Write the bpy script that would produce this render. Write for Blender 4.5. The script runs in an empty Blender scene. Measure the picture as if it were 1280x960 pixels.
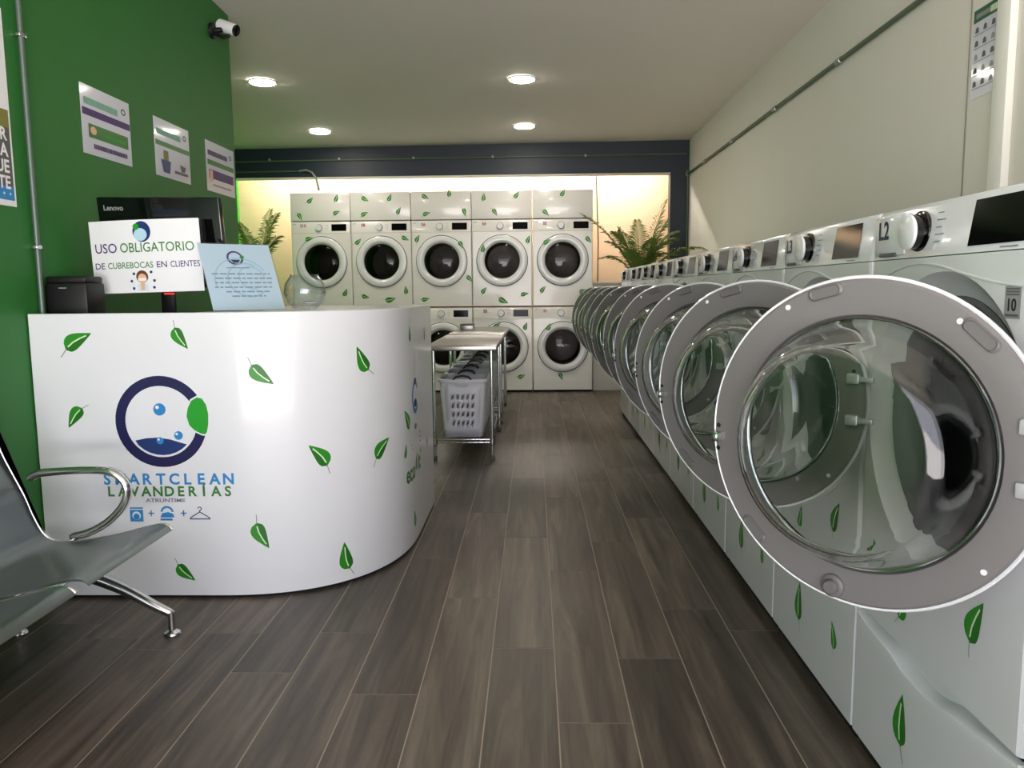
import bpy, bmesh, math, random
from mathutils import Vector, Matrix
PI = math.pi
C = bpy.context.scene.collection
S = bpy.context.scene

# ---------------------------------------------------------------- camera, world, light, exposure
F_PX, PITCH, YAW, ROLL, EYE = 988.4, 0.1189, 0.02767, 0.0093, 1.202
fwd = Vector((-math.sin(YAW) * math.cos(PITCH), math.cos(YAW) * math.cos(PITCH), -math.sin(PITCH)))
rt = Vector((math.cos(YAW), math.sin(YAW), 0)); up = rt.cross(fwd)
rt2 = rt * math.cos(ROLL) - up * math.sin(ROLL); up2 = rt * math.sin(ROLL) + up * math.cos(ROLL)
cam = bpy.data.cameras.new('camera'); cam.sensor_width = 36; cam.lens = F_PX / 1280 * 36; cam.clip_start = .05
camo = bpy.data.objects.new('camera', cam); C.objects.link(camo)
M = Matrix((rt2, up2, -fwd)).transposed().to_4x4(); M.translation = (0, 0, EYE); camo.matrix_world = M
S.camera = camo

S.view_settings.view_transform = 'Standard'; S.view_settings.look = 'None'
S.view_settings.gamma = 1; S.view_settings.use_curve_mapping = False
S.view_settings.exposure = -0.22
SKY, LAMP, TUBE = 5.2, 150.0, 190.0
W = bpy.data.worlds.new('overcast_sky'); S.world = W; W.use_nodes = True
bgn = W.node_tree.nodes['Background']
bgn.inputs[1].default_value = SKY                                   # overcast sky above; street glow added below the horizon to lift the ceiling
_n = W.node_tree.nodes; _l = W.node_tree.links.new
_tc = _n.new('ShaderNodeTexCoord'); _sx = _n.new('ShaderNodeSeparateXYZ'); _cr = _n.new('ShaderNodeValToRGB')
_mr = _n.new('ShaderNodeMapRange'); _mr.inputs[1].default_value = -.2; _mr.inputs[2].default_value = .2
_cr.color_ramp.elements[0].position = .45; _cr.color_ramp.elements[0].color = (2.7, 2.52, 2.5, 1)
_cr.color_ramp.elements[1].position = .55; _cr.color_ramp.elements[1].color = (.93, .93, 1.05, 1)
_l(_tc.outputs['Generated'], _sx.inputs[0]); _l(_sx.outputs[2], _mr.inputs[0]); _l(_mr.outputs[0], _cr.inputs[0]); _l(_cr.outputs[0], bgn.inputs[0])
YF = -1.3                                                           # street front
al = bpy.data.lights.new('daylight_portal', 'AREA'); al.shape = 'RECTANGLE'; al.size = 3.3; al.size_y = 2.4
al.cycles.is_portal = True
alo = bpy.data.objects.new('daylight_portal', al); C.objects.link(alo)
alo.location = (-.08, YF - .1, 1.3); alo.rotation_euler = (PI / 2, 0, 0)   # faces +Y
try:
    S.cycles.use_denoising = True; S.cycles.denoiser = 'OPENIMAGEDENOISE'
    S.cycles.max_bounces = 14; S.cycles.transmission_bounces = 12; S.cycles.transparent_max_bounces = 12
    S.cycles.diffuse_bounces = 5; S.cycles.glossy_bounces = 5; S.cycles.sample_clamp_indirect = 6
    S.cycles.caustics_reflective = False; S.cycles.caustics_refractive = False; S.cycles.blur_glossy = .5
except Exception: pass

# ---------------------------------------------------------------- materials
def lin(c):
    if isinstance(c, str):
        c = [int(c[i:i + 2], 16) / 255 for i in (0, 2, 4)]
    return [x / 12.92 if x <= .04045 else ((x + .055) / 1.055) ** 2.4 for x in c]
def mat(name, col, rough=.5, metal=0, coat=0, trans=0, ior=1.45, emit=0, noise=0, nscale=8, bump=0, spec=.5, bscale=None):
    m = bpy.data.materials.new(name); m.use_nodes = True
    nt = m.node_tree; b = nt.nodes['Principled BSDF']; c = lin(col)
    b.inputs['Base Color'].default_value = (*c, 1); b.inputs['Roughness'].default_value = rough
    b.inputs['Metallic'].default_value = metal; b.inputs['IOR'].default_value = ior
    b.inputs['Coat Weight'].default_value = coat; b.inputs['Coat Roughness'].default_value = .06
    b.inputs['Transmission Weight'].default_value = trans; b.inputs['Specular IOR Level'].default_value = spec
    if emit:
        b.inputs['Emission Color'].default_value = (*c, 1); b.inputs['Emission Strength'].default_value = emit
    if noise or bump:
        tc = nt.nodes.new('ShaderNodeTexCoord'); n = nt.nodes.new('ShaderNodeTexNoise')
        n.inputs['Scale'].default_value = nscale; n.inputs['Detail'].default_value = 5
        nt.links.new(tc.outputs['Object'], n.inputs['Vector'])
        if noise:
            mr = nt.nodes.new('ShaderNodeMapRange'); mr.inputs[3].default_value = 1 - noise; mr.inputs[4].default_value = 1 + noise
            nt.links.new(n.outputs['Fac'], mr.inputs[0])
            mx = nt.nodes.new('ShaderNodeMix'); mx.data_type = 'RGBA'; mx.blend_type = 'MULTIPLY'; mx.inputs[0].default_value = 1
            mx.inputs[6].default_value = (*c, 1); nt.links.new(mr.outputs[0], mx.inputs[7])
            nt.links.new(mx.outputs[2], b.inputs['Base Color'])
        if bump:
            n2 = nt.nodes.new('ShaderNodeTexNoise'); n2.inputs['Scale'].default_value = bscale or nscale * 6
            nt.links.new(tc.outputs['Object'], n2.inputs['Vector'])
            bp = nt.nodes.new('ShaderNodeBump'); bp.inputs['Strength'].default_value = bump; bp.inputs['Distance'].default_value = .01
            nt.links.new(n2.outputs['Fac'], bp.inputs['Height']); nt.links.new(bp.outputs[0], b.inputs['Normal'])
    return m
m_green = mat('green_wall_paint', '286e2c', .55, noise=.05, nscale=3, bump=.08)
m_wall = mat('off_white_wall_paint', 'dedbd2', .7, noise=.03, nscale=2, bump=.06)
m_ceil = mat('ceiling_paint', 'e2dcd2', .8, noise=.02, nscale=2, bump=.03)
m_navy = mat('navy_beam_paint', '15202e', .5, noise=.05)
m_tan = mat('tan_block_wall', 'e0c8a2', .7, noise=.05, nscale=4, bump=.1)
m_lime = mat('lime_wall_paint', '55c53c', .6, noise=.04)
m_white = mat('white_appliance_enamel', 'd9dcde', .22, coat=.4, noise=.012)
m_dryer = mat('lit_white_enamel', 'e8e5e2', .25, coat=.4, noise=.01)  # washer white lightened and warmed, standing in for lamp light on the dryers
m_hinge = mat('dull_hinge_metal', 'b9b9bc', .38, metal=.35)
m_cons = mat('white_console_plastic', 'dcdfe2', .2, coat=.5)
m_taupe = mat('taupe_door_plastic', '6f6c6b', .36, noise=.02)
m_pad = mat('taupe_pad', '656261', .45)
m_trim = mat('white_door_trim', 'e4e6e8', .2, coat=.4)
m_glass = mat('clear_glass', 'f4f8f6', .0, trans=1, ior=1.42)
m_dglass = mat('smoked_glass', '8f8a86', .0, trans=1, ior=1.3)
m_drum = mat('steel_drum', '6d6e70', .3, metal=1, noise=.08, nscale=30)
m_gask = mat('grey_rubber_gasket', '5b5d5f', .6)
m_chrome = mat('chrome', 'd8d8da', .12, metal=1)
m_steel = mat('brushed_stainless', 'b5b2ae', .3, metal=1, noise=.06, nscale=25)
m_black = mat('black_gloss_plastic', '060708', .08, coat=.3)
m_disp = mat('black_display_window', '050607', .08, spec=.22)
m_blackm = mat('black_matte_plastic', '0c0d0e', .5)
m_dark = mat('dark_gap', '0a0a0a', .8)
m_leaf = mat('leaf_print_green', '2a8a1e', .4)
m_leafd = mat('leaf_print_dark_green', '1f6f18', .4)
m_vein = mat('leaf_print_pale_vein', 'd5ecc8', .4)
m_stem = mat('leaf_print_grey_stem', '8d8f90', .4)
m_count = mat('white_counter_laminate', 'e6e8ec', .28, coat=.25, noise=.01)
m_lnavy = mat('print_navy', '0c0c46', .4)
m_lblue = mat('print_blue', '2f86c6', .4)
m_lblue2 = mat('print_deep_blue', '16306c', .4)
m_lgreen = mat('print_green', '1d9a22', .4)
m_tgreen = mat('print_text_green', '3d7d3a', .4)
m_lgrey = mat('print_grey', '7d8592', .4)
m_paper = mat('white_paper', 'eceef0', .6)
m_paper2 = mat('laminated_paper', 'c8ccd8', .3, coat=.4)
m_bluep = mat('pale_blue_print', 'd2e8f3', .3, coat=.4)
m_blueg = mat('print_pale_blue', 'b4d9ea', .4)
m_purple = mat('print_purple', '4a2f6e', .5)
m_skin = mat('print_skin', 'e8b58e', .5)
m_hair = mat('print_brown', '5c3a26', .5)
def thin_clear(name):
    m = bpy.data.materials.new(name); m.use_nodes = True; nt = m.node_tree; nt.nodes.clear(); N = nt.nodes.new
    o = N('ShaderNodeOutputMaterial'); x = N('ShaderNodeMixShader'); lw = N('ShaderNodeLayerWeight'); lw.inputs[0].default_value = .5; pw_ = N('ShaderNodeMath'); pw_.operation = 'POWER'; pw_.inputs[1].default_value = 2.4; f = N('ShaderNodeMath'); f.operation = 'MULTIPLY_ADD'; f.inputs[1].default_value = .8; f.inputs[2].default_value = .04
    t = N('ShaderNodeBsdfTransparent'); t.inputs[0].default_value = (.96, .98, 1, 1); g = N('ShaderNodeBsdfGlossy'); g.inputs['Roughness'].default_value = .03
    L = nt.links.new; L(lw.outputs['Facing'], pw_.inputs[0]); L(pw_.outputs[0], f.inputs[0]); L(f.outputs[0], x.inputs[0]); L(t.outputs[0], x.inputs[1]); L(g.outputs[0], x.inputs[2]); L(x.outputs[0], o.inputs[0]); return m
m_acr = thin_clear('clear_acrylic'); m_bowl = thin_clear('clear_bowl_glass')
m_basket = mat('white_basket_plastic', 'dcdde6', .4)
m_bhand = mat('grey_handle_rubber', '3c3c40', .5)
m_pipe = mat('galvanised_conduit', '8b938c', .4, metal=.6, noise=.08)
m_pipel = mat('grey_green_conduit', '5f6f66', .4, metal=.4, noise=.08)
m_pipeg = mat('green_painted_conduit', '44573f', .45, noise=.08)
m_pot = mat('dark_plant_pot', '3b3733', .5)
m_soil = mat('potting_soil', '2a1f16', .9, noise=.3, nscale=40)
m_bark = mat('palm_stem', '6c6a3c', .7, noise=.2, nscale=20)
m_frond = mat('palm_leaf', '566f22', .5, noise=.25, nscale=6)
m_emit = mat('downlight_diffuser', 'fff6e6', .5, emit=LAMP)
m_tube = mat('fluorescent_tube', 'fff4e6', .5, emit=TUBE)
m_seat = mat('silver_perforated_steel', '7b8280', .3, metal=.85, noise=.04)
m_red = mat('red_power_led', 'ff2a20', .4, emit=2.5)
m_olive = mat('print_olive', '7f7a35', .5)
m_slate = mat('print_slate', '5a5a58', .5)
m_label = mat('grey_label', '8d9191', .4)
m_redp = mat('print_red', 'a04050', .5)
m_pave = mat('street_paving', '8d8a84', .9, noise=.1)

def plank_material():
    m = bpy.data.materials.new('wood_look_tile'); m.use_nodes = True
    nt = m.node_tree; N = nt.nodes.new; L = nt.links.new; b = nt.nodes['Principled BSDF']
    g = N('ShaderNodeNewGeometry'); tc = N('ShaderNodeTexCoord')
    sc = N('ShaderNodeVectorMath'); sc.operation = 'MULTIPLY'; sc.inputs[1].default_value = (11, .7, 1)
    off = N('ShaderNodeMath'); off.operation = 'MULTIPLY'; off.inputs[1].default_value = 90
    ad = N('ShaderNodeVectorMath'); ad.operation = 'ADD'
    cx = N('ShaderNodeCombineXYZ')
    L(tc.outputs['Object'], sc.inputs[0]); L(g.outputs['Random Per Island'], off.inputs[0])
    L(off.outputs[0], cx.inputs[0]); L(off.outputs[0], cx.inputs[1]); L(off.outputs[0], cx.inputs[2])
    L(sc.outputs[0], ad.inputs[0]); L(cx.outputs[0], ad.inputs[1])
    n = N('ShaderNodeTexNoise'); n.inputs['Scale'].default_value = 1.6; n.inputs['Detail'].default_value = 7
    n.inputs['Roughness'].default_value = .62; n.inputs['Distortion'].default_value = .8
    L(ad.outputs[0], n.inputs['Vector'])
    r = N('ShaderNodeValToRGB'); e = r.color_ramp.elements
    e[0].position = .28; e[0].color = (*lin('342c26'), 1); e[1].position = .75; e[1].color = (*lin('7c6f61'), 1)
    x = r.color_ramp.elements.new(.5); x.color = (*lin('554b42'), 1)
    L(n.outputs['Fac'], r.inputs[0])
    mr = N('ShaderNodeMapRange'); mr.inputs[3].default_value = .68; mr.inputs[4].default_value = 1.2
    L(g.outputs['Random Per Island'], mr.inputs[0])
    mx = N('ShaderNodeMix'); mx.data_type = 'RGBA'; mx.blend_type = 'MULTIPLY'; mx.inputs[0].default_value = 1
    L(r.outputs[0], mx.inputs[6]); L(mr.outputs[0], mx.inputs[7]); L(mx.outputs[2], b.inputs['Base Color'])
    b.inputs['Roughness'].default_value = .42
    bp = N('ShaderNodeBump'); bp.inputs['Strength'].default_value = .12; bp.inputs['Distance'].default_value = .004
    L(n.outputs['Fac'], bp.inputs['Height']); L(bp.outputs[0], b.inputs['Normal'])
    return m
m_plank = plank_material()
m_grout = mat('tile_grout', 'a39687', .8)

def block_wall_material():
    m = mat('painted_block_wall', 'e0c6a6', .7, noise=.05, nscale=4)
    nt = m.node_tree; b = nt.nodes['Principled BSDF']
    tc = nt.nodes.new('ShaderNodeTexCoord'); mp = nt.nodes.new('ShaderNodeMapping'); mp.inputs['Rotation'].default_value = (PI / 2, 0, 0)
    br = nt.nodes.new('ShaderNodeTexBrick'); br.inputs['Scale'].default_value = 1; br.inputs['Brick Width'].default_value = .38
    br.inputs['Row Height'].default_value = .1; br.inputs['Mortar Size'].default_value = .006
    bp = nt.nodes.new('ShaderNodeBump'); bp.inputs['Strength'].default_value = .35; bp.inputs['Distance'].default_value = .01; bp.invert = True
    nt.links.new(tc.outputs['Object'], mp.inputs[0]); nt.links.new(mp.outputs[0], br.inputs['Vector'])
    nt.links.new(br.outputs['Fac'], bp.inputs['Height']); nt.links.new(bp.outputs[0], b.inputs['Normal'])
    return m
m_block = block_wall_material()

# ---------------------------------------------------------------- mesh builder
class MB:
    def __init__(s): s.v = []; s.f = []; s.m = []; s.mats = []
    def mi(s, m):
        if m not in s.mats: s.mats.append(m)
        return s.mats.index(m)
    def add(s, vs, fs, m):
        o = len(s.v); s.v += [tuple(p) for p in vs]; k = s.mi(m)
        for f in fs: s.f.append([i + o for i in f]); s.m.append(k)
        return s
    def box(s, x0, x1, y0, y1, z0, z1, m, bev=0, seg=2, T=None):
        bm = bmesh.new(); bmesh.ops.create_cube(bm, size=1)
        for v in bm.verts: v.co = Vector(((x0 + x1) / 2 + v.co.x * (x1 - x0), (y0 + y1) / 2 + v.co.y * (y1 - y0), (z0 + z1) / 2 + v.co.z * (z1 - z0)))
        if bev: bmesh.ops.bevel(bm, geom=list(bm.edges), offset=bev, segments=seg, profile=.5, affect='EDGES')
        return s.absorb(bm, m, T)
    def absorb(s, bm, m, T=None):
        bm.verts.index_update()
        s.add([(T @ v.co if T else v.co) for v in bm.verts], [[v.index for v in f.verts] for f in bm.faces], m); bm.free(); return s
    def poly(s, pts, m): return s.add(pts, [list(range(len(pts)))], m)
    def loft(s, rings, m, closed=True, cap0=False, cap1=False):
        n = len(rings[0]); vs = [p for r in rings for p in r]; fs = []
        for i in range(len(rings) - 1):
            for j in range(n if closed else n - 1):
                k = (j + 1) % n; fs.append([i * n + j, i * n + k, (i + 1) * n + k, (i + 1) * n + j])
        if cap0: fs.append(list(range(n))[::-1])
        if cap1: fs.append([(len(rings) - 1) * n + j for j in range(n)])
        return s.add(vs, fs, m)
    def lathe(s, prof, m, fn, n=64, cap0=False, cap1=False):         # fn(r, a, t) -> point
        return s.loft([[fn(r, 2 * PI * j / n, t) for j in range(n)] for r, t in prof], m, True, cap0, cap1)
    def tube(s, pts, r, m, n=10, closed=False, caps=True, flat=1.0, axis=None):
        pts = [Vector(p) for p in pts]; rings = []; N = len(pts); ref = None
        for i, p in enumerate(pts):
            a = pts[i - 1] if (i or closed) else p; b = pts[(i + 1) % N] if (i < N - 1 or closed) else p
            t = (b - a).normalized()
            if ref is None: ref = axis and Vector(axis) or (Vector((0, 0, 1)) if abs(t.z) < .9 else Vector((1, 0, 0)))
            u = ref - t * ref.dot(t); u.normalize(); w = t.cross(u); ref = u
            rr = r[i] if isinstance(r, (list, tuple)) else r
            rings.append([p + (u * math.cos(2 * PI * j / n) * flat + w * math.sin(2 * PI * j / n)) * rr for j in range(n)])
        if closed: rings.append(rings[0])
        return s.loft(rings, m, True, caps and not closed, caps and not closed)
    def disc(s, c, r, m, fn, n=24): return s.poly([fn(c[0] + r * math.cos(2 * PI * j / n), c[1] + r * math.sin(2 * PI * j / n)) for j in range(n)], m)
    def build(s, name, parent=None, ang=35, recalc=True, merge=False):
        me = bpy.data.meshes.new(name); me.from_pydata(s.v, [], s.f)
        for m in s.mats: me.materials.append(m)
        me.polygons.foreach_set('material_index', s.m)
        if recalc or merge:
            bm = bmesh.new(); bm.from_mesh(me)
            if merge: bmesh.ops.remove_doubles(bm, verts=bm.verts, dist=1e-5)
            if recalc: bmesh.ops.recalc_face_normals(bm, faces=bm.faces)
            bm.to_mesh(me); bm.free()
        me.polygons.foreach_set('use_smooth', [True] * len(me.polygons)); me.set_sharp_from_angle(angle=math.radians(ang)); me.update()
        o = bpy.data.objects.new(name, me); C.objects.link(o)
        if parent: o.parent = parent
        return o
def curve(P, n=4):
    out = []
    for i in range(len(P) - 1):
        p0, p1, p2, p3 = P[max(i - 1, 0)], P[i], P[i + 1], P[min(i + 2, len(P) - 1)]
        for k in range(n):
            s = k / n; out.append(tuple(.5 * ((2 * p1[j]) + (-p0[j] + p2[j]) * s + (2 * p0[j] - 5 * p1[j] + 4 * p2[j] - p3[j]) * s * s + (-p0[j] + 3 * p1[j] - 3 * p2[j] + p3[j]) * s ** 3) for j in range(len(p1))))
    return out + [P[-1]]
def tag(o, label, cat, group=None, kind=None):
    if label: o['label'] = label
    if cat: o['category'] = cat
    if group: o['group'] = group
    if kind: o['kind'] = kind
    return o
def thing(name, label, cat, loc=(0, 0, 0), rz=0, group=None):
    o = bpy.data.objects.new(name, None); C.objects.link(o); o.location = loc; o.rotation_euler = (0, 0, rz); o.empty_display_size = .1
    return tag(o, label, cat, group)
def struct(mb, name, label=None):
    o = mb.build(name); o['kind'] = 'structure'
    if label: o['label'] = label
    return o
def share(o, parent, loc=None, rot=None):                            # a copy of a part (same mesh) under another thing
    c = o.copy(); C.objects.link(c); c.parent = parent
    if loc is not None: c.location = loc
    if rot is not None: c.rotation_euler = rot
    return c
def share_tree(o, parent):
    c = share(o, parent)
    for ch in o.children: share_tree(ch, c)
    return c

# ---------------------------------------------------------------- writing and leaf prints
_tx = {}
def text_geo(st, bold=.028):
    key = (st, bold)
    if key not in _tx:
        cu = bpy.data.curves.new('lettering', 'FONT'); cu.body = st; cu.size = 1; cu.align_x = 'LEFT'; cu.resolution_u = 3; cu.offset = bold
        o = bpy.data.objects.new('lettering', cu); C.objects.link(o)
        dg = bpy.context.evaluated_depsgraph_get(); me = bpy.data.meshes.new_from_object(o.evaluated_get(dg))
        vs = [(v.co.x, v.co.y) for v in me.vertices]; fs = [list(p.vertices) for p in me.polygons]
        bpy.data.objects.remove(o); bpy.data.curves.remove(cu); bpy.data.meshes.remove(me)
        _tx[key] = (vs, fs)
    return _tx[key]
CAP = .73
def put_text(mb, st, u, v, h, m, fn, lay=1, align='c', width=None, ang=0, bold=.028):    # cap height h; u,v = anchor on the baseline
    vs, fs = text_geo(st, bold)
    if not vs: return
    x0 = min(p[0] for p in vs); x1 = max(p[0] for p in vs); k = h / CAP; kx = width / (x1 - x0) if width else k
    o = {'c': (x0 + x1) / 2, 'l': x0, 'r': x1}[align]; ca, sa = math.cos(ang), math.sin(ang)
    mb.add([fn(u + (p[0] - o) * kx * ca - p[1] * k * sa, v + (p[0] - o) * kx * sa + p[1] * k * ca, lay) for p in vs], fs, m)
def spaced(mb, st, u0, pitch, v, h, m, fn, lay=1):
    for i, ch in enumerate(st): put_text(mb, ch, u0 + i * pitch, v, h, m, fn, lay)
def ring(mb, u, v, r0, r1, m, fn, lay=1, a0=0, a1=2 * PI, n=48):
    vs = []
    for j in range(n + 1):
        a = a0 + (a1 - a0) * j / n
        vs += [fn(u + r0 * math.cos(a), v + r0 * math.sin(a), lay), fn(u + r1 * math.cos(a), v + r1 * math.sin(a), lay)]
    mb.add(vs, [[2 * j, 2 * j + 1, 2 * j + 3, 2 * j + 2] for j in range(n)], m)
def dot(mb, u, v, r, m, fn, lay=1, n=20, ry=None):
    ry = ry or r; mb.poly([fn(u + r * math.cos(2 * PI * j / n), v + ry * math.sin(2 * PI * j / n), lay) for j in range(n)], m)
def rect(mb, u0, u1, v0, v1, m, fn, lay=1): mb.poly([fn(u0, v0, lay), fn(u1, v0, lay), fn(u1, v1, lay), fn(u0, v1, lay)], m)
def poly2(mb, pts, m, fn, lay=1): mb.poly([fn(p[0], p[1], lay) for p in pts], m)
def line2(mb, pts, w, m, fn, lay=1):
    for a, b in zip(pts, pts[1:]):
        d = math.hypot(b[0] - a[0], b[1] - a[1]) or 1; nx, ny = -(b[1] - a[1]) / d * w / 2, (b[0] - a[0]) / d * w / 2
        poly2(mb, [(a[0] + nx, a[1] + ny), (b[0] + nx, b[1] + ny), (b[0] - nx, b[1] - ny), (a[0] - nx, a[1] - ny)], m, fn, lay)
def leaf(mb, su, sv, tu, tv, fn, flip=1, wide=.235, stem=.22):        # stem end -> tip
    dx, dy = tu - su, tv - sv; Ln = math.hypot(dx, dy); dx /= Ln; dy /= Ln; nx, ny = -dy * flip, dx * flip
    def P(t, w):                                                      # t along, w across, gentle S bend
        b = .085 * math.sin(PI * t * 1.25) * Ln
        return (su + dx * t * Ln + nx * (w * Ln + b), sv + dy * t * Ln + ny * (w * Ln + b))
    n = 10; A = []; B = []; Cc = []
    for i in range(n + 1):
        t = i / n; tt = stem + (1 - stem) * t
        wa = wide * (math.sin(PI * t ** .72) ** .85) * (1 - .25 * t); wb = wide * .9 * (math.sin(PI * t ** .62) ** .9) * (1 - .3 * t)
        A.append(P(tt, wa)); B.append(P(tt, -wb)); Cc.append(P(tt, 0))
    for i in range(n):
        poly2(mb, [Cc[i], Cc[i + 1], A[i + 1], A[i]], m_leaf, fn, 1); poly2(mb, [B[i], B[i + 1], Cc[i + 1], Cc[i]], m_leafd, fn, 1)
    V = [P(stem + (1 - stem) * t, .0) for t in (.12, .35, .6, .82)]
    line2(mb, V, .035 * Ln, m_vein, fn, 2)
    line2(mb, [P(0, .01), P(stem * .5, .0), P(stem + .03, 0)], .022 * Ln, m_stem, fn, 2)
def leafc(mb, u, v, deg, size, fn, flip=1):
    a = math.radians(deg); c, s_ = math.cos(a) * size / 2, math.sin(a) * size / 2
    leaf(mb, u - c, v - s_, u + c, v + s_, fn, flip)

def sticker(parent, *q):
    b = MB(); leafc(b, *q); return b.build('leaf_sticker', parent, recalc=False)

# ---------------------------------------------------------------- the setting
XL, XR, ZC = -1.93, 1.77, 2.98
YP, YB, XB = 9.2, 10.35, -3.8                                        # portal, rear wall, far left wall
mb = MB(); random.seed(4); mb.box(-4, 2, YF - .3, 10.6, -.12, -.0008, m_grout)
phase = {0: .882, 1: .072, 2: .475, 3: .286, -1: .145, -2: .579, -3: 1.034, -4: .265, -5: 1.165}
pw = .2067
for k in range(-20, 9):
    x0 = .063 + pw * k; y = YF - .3 - 1.2 + (phase.get(k, random.random() * 1.2) - (YF - .3)) % 1.2
    while y < 10.5:
        a, b, c, d = x0 + .002, x0 + pw - .002, max(y + .0018, YF - .3), min(y + 1.2 - .0018, 10.55)
        if c < d - .01 and b < 1.96: mb.add([(a, c, 0), (b, c, 0), (b, d, 0), (a, d, 0), (a, c, -.0008), (b, c, -.0008), (b, d, -.0008), (a, d, -.0008)], [[0, 1, 2, 3], [0, 1, 5, 4], [1, 2, 6, 5], [2, 3, 7, 6], [3, 0, 4, 7]], m_plank)
        y += 1.2
struct(mb, 'floor')
def zceil(x, y):                                                     # the plaster ceiling is not quite level
    t = min(max((y - 5) / 4.2, 0), 1); return (2.918 - .019 * x) * (1 - t) + (2.843 + .0065 * x) * t
mb = MB(); ys = [YF - .2, 5, 6.05, 7.1, 8.15, 9.2, 10.6]
for z in (0, .12): mb.loft([[(x, y, zceil(x, y) + z) for x in (-4, -2, 0, 2)] for y in ys], m_ceil, closed=False)
struct(mb, 'ceiling')
mb = MB().box(XL - .14, XL, YF, 5.22, 0, ZC, m_green)
struct(mb, 'wall_left')
struct(MB().box(XR, XR + .15, YF, 10.6, 0, ZC, m_wall), 'wall_right')
struct(MB().box(XB, XR, YB, YB + .15, 0, ZC, m_block), 'wall_back')
struct(MB().box(XB - .15, XB, 4.9, 10.6, 0, ZC, m_lime), 'wall_rear_left')
struct(MB().box(XB, XL - .14, 4.9, 5.05, 0, ZC, m_wall), 'wall_partition')
mb = MB().box(XL - .14, XR + .15, YF - .15, YF, 2.55, ZC, m_wall)
mb.box(XL - .14, XL + .12, YF - .15, YF, 0, 2.55, m_wall); mb.box(XR - .1, XR + .15, YF - .15, YF, 0, 2.55, m_wall)
struct(mb, 'wall_front')
struct(MB().box(XB, XR, YP, YP + .14, 2.5, 2.9, m_navy), 'trim_1', 'dark navy beam across the back of the room')
struct(MB().box(1.56, XR, YP, YP + .14, 0, 2.5, m_navy), 'trim_2', 'dark navy post at the right end of the beam')
struct(MB().box(XB, 1.56, YP + .005, YP + .14, 2.49, 2.5, m_wall), 'trim_3')
struct(MB().box(.705, 1.56, 9.36, 9.46, 0, 1.26, m_wall, .004).box(.705, 1.56, 9.33, 9.48, 1.26, 1.285, m_wall, .004), 'wall_low', 'white half-height wall right of the dryers')
struct(MB().box(XR - .03, XR, 3.06, 3.15, 0, ZC, mat('white_trim_paint', 'f0efe8', .5), .003), 'trim_4', 'white vertical strip on the right wall')
struct(MB().box(XR - .004, XR, 3.375, 3.381, 1.2, ZC, mat('wall_seam', '8f8c80', .8)), 'trim_5', 'thin vertical seam in the right wall')

# ---------------------------------------------------------------- front-loading machines (facing local -x, viewer's left is +y)
def ffn(x, o=.0007): return lambda u, v, lay=1: (x - o * lay, -u, v)      # front plane: u to the viewer's right
def hole_front(mb, hw, z0, z1, zc, r, x, m, n=64):
    ang = [2 * PI * j / n for j in range(n)]
    cs = [math.atan2(z - zc, y) % (2 * PI) for y in (hw, -hw) for z in (z0, z1)]
    ang = sorted([a for a in ang if min(abs(a - c) for c in cs) > .02] + cs); A = []; B = []
    for a in ang:
        c, s = math.cos(a), math.sin(a); k = min((hw / abs(c)) if abs(c) > 1e-9 else 9, ((z1 - zc) / s) if s > 1e-9 else 9, ((z0 - zc) / s) if s < -1e-9 else 9)
        A.append((x, r * c, zc + r * s)); B.append((x, k * c, zc + k * s))
    mb.loft([A, B], m); return A, B
def shell(mb, hw, z0, z1, zc, r, m, depth):
    e = .012
    A, B = hole_front(mb, hw - e, z0 + .004, z1, zc, r, 0, m)
    R = [(0, hw - e), (.004, hw - .004), (.012, hw)]
    for sgn in (1, -1):
        pr = [(x, sgn * y) for x, y in R] + [(depth, sgn * hw)]
        mb.loft([[(x, y, z0 + .004) for x, y in pr], [(x, y, z1) for x, y in pr]], m, closed=False)
    mb.poly([(depth, hw, z0), (depth, -hw, z0), (depth, -hw, z1), (depth, hw, z1)], m)
    mb.poly([(0, hw - e, z0 + .004), (0, -hw + e, z0 + .004), (depth, -hw, z0), (depth, hw, z0)], m)
def fx(zc): return lambda r, a, t: (t, r * math.cos(a), zc + r * math.sin(a))
HW = .3465
KNOB = {}
def console(mb, z0, z1, depth, m, tilt=.012):
    pr = [(0.0, z0), (tilt, z1 - .012), (tilt + .006, z1 - .003), (tilt + .016, z1), (depth, z1), (depth, z0)]
    ys = [(-HW + .0, .010), (-HW + .006, .002), (-HW + .014, 0), (HW - .014, 0), (HW - .006, .002), (HW, .010)]
    mb.loft([[(max(x, 0) + (d if x < .1 else 0), y, z) for x, z in pr] for y, d in ys], m, True, True, True)

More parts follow.
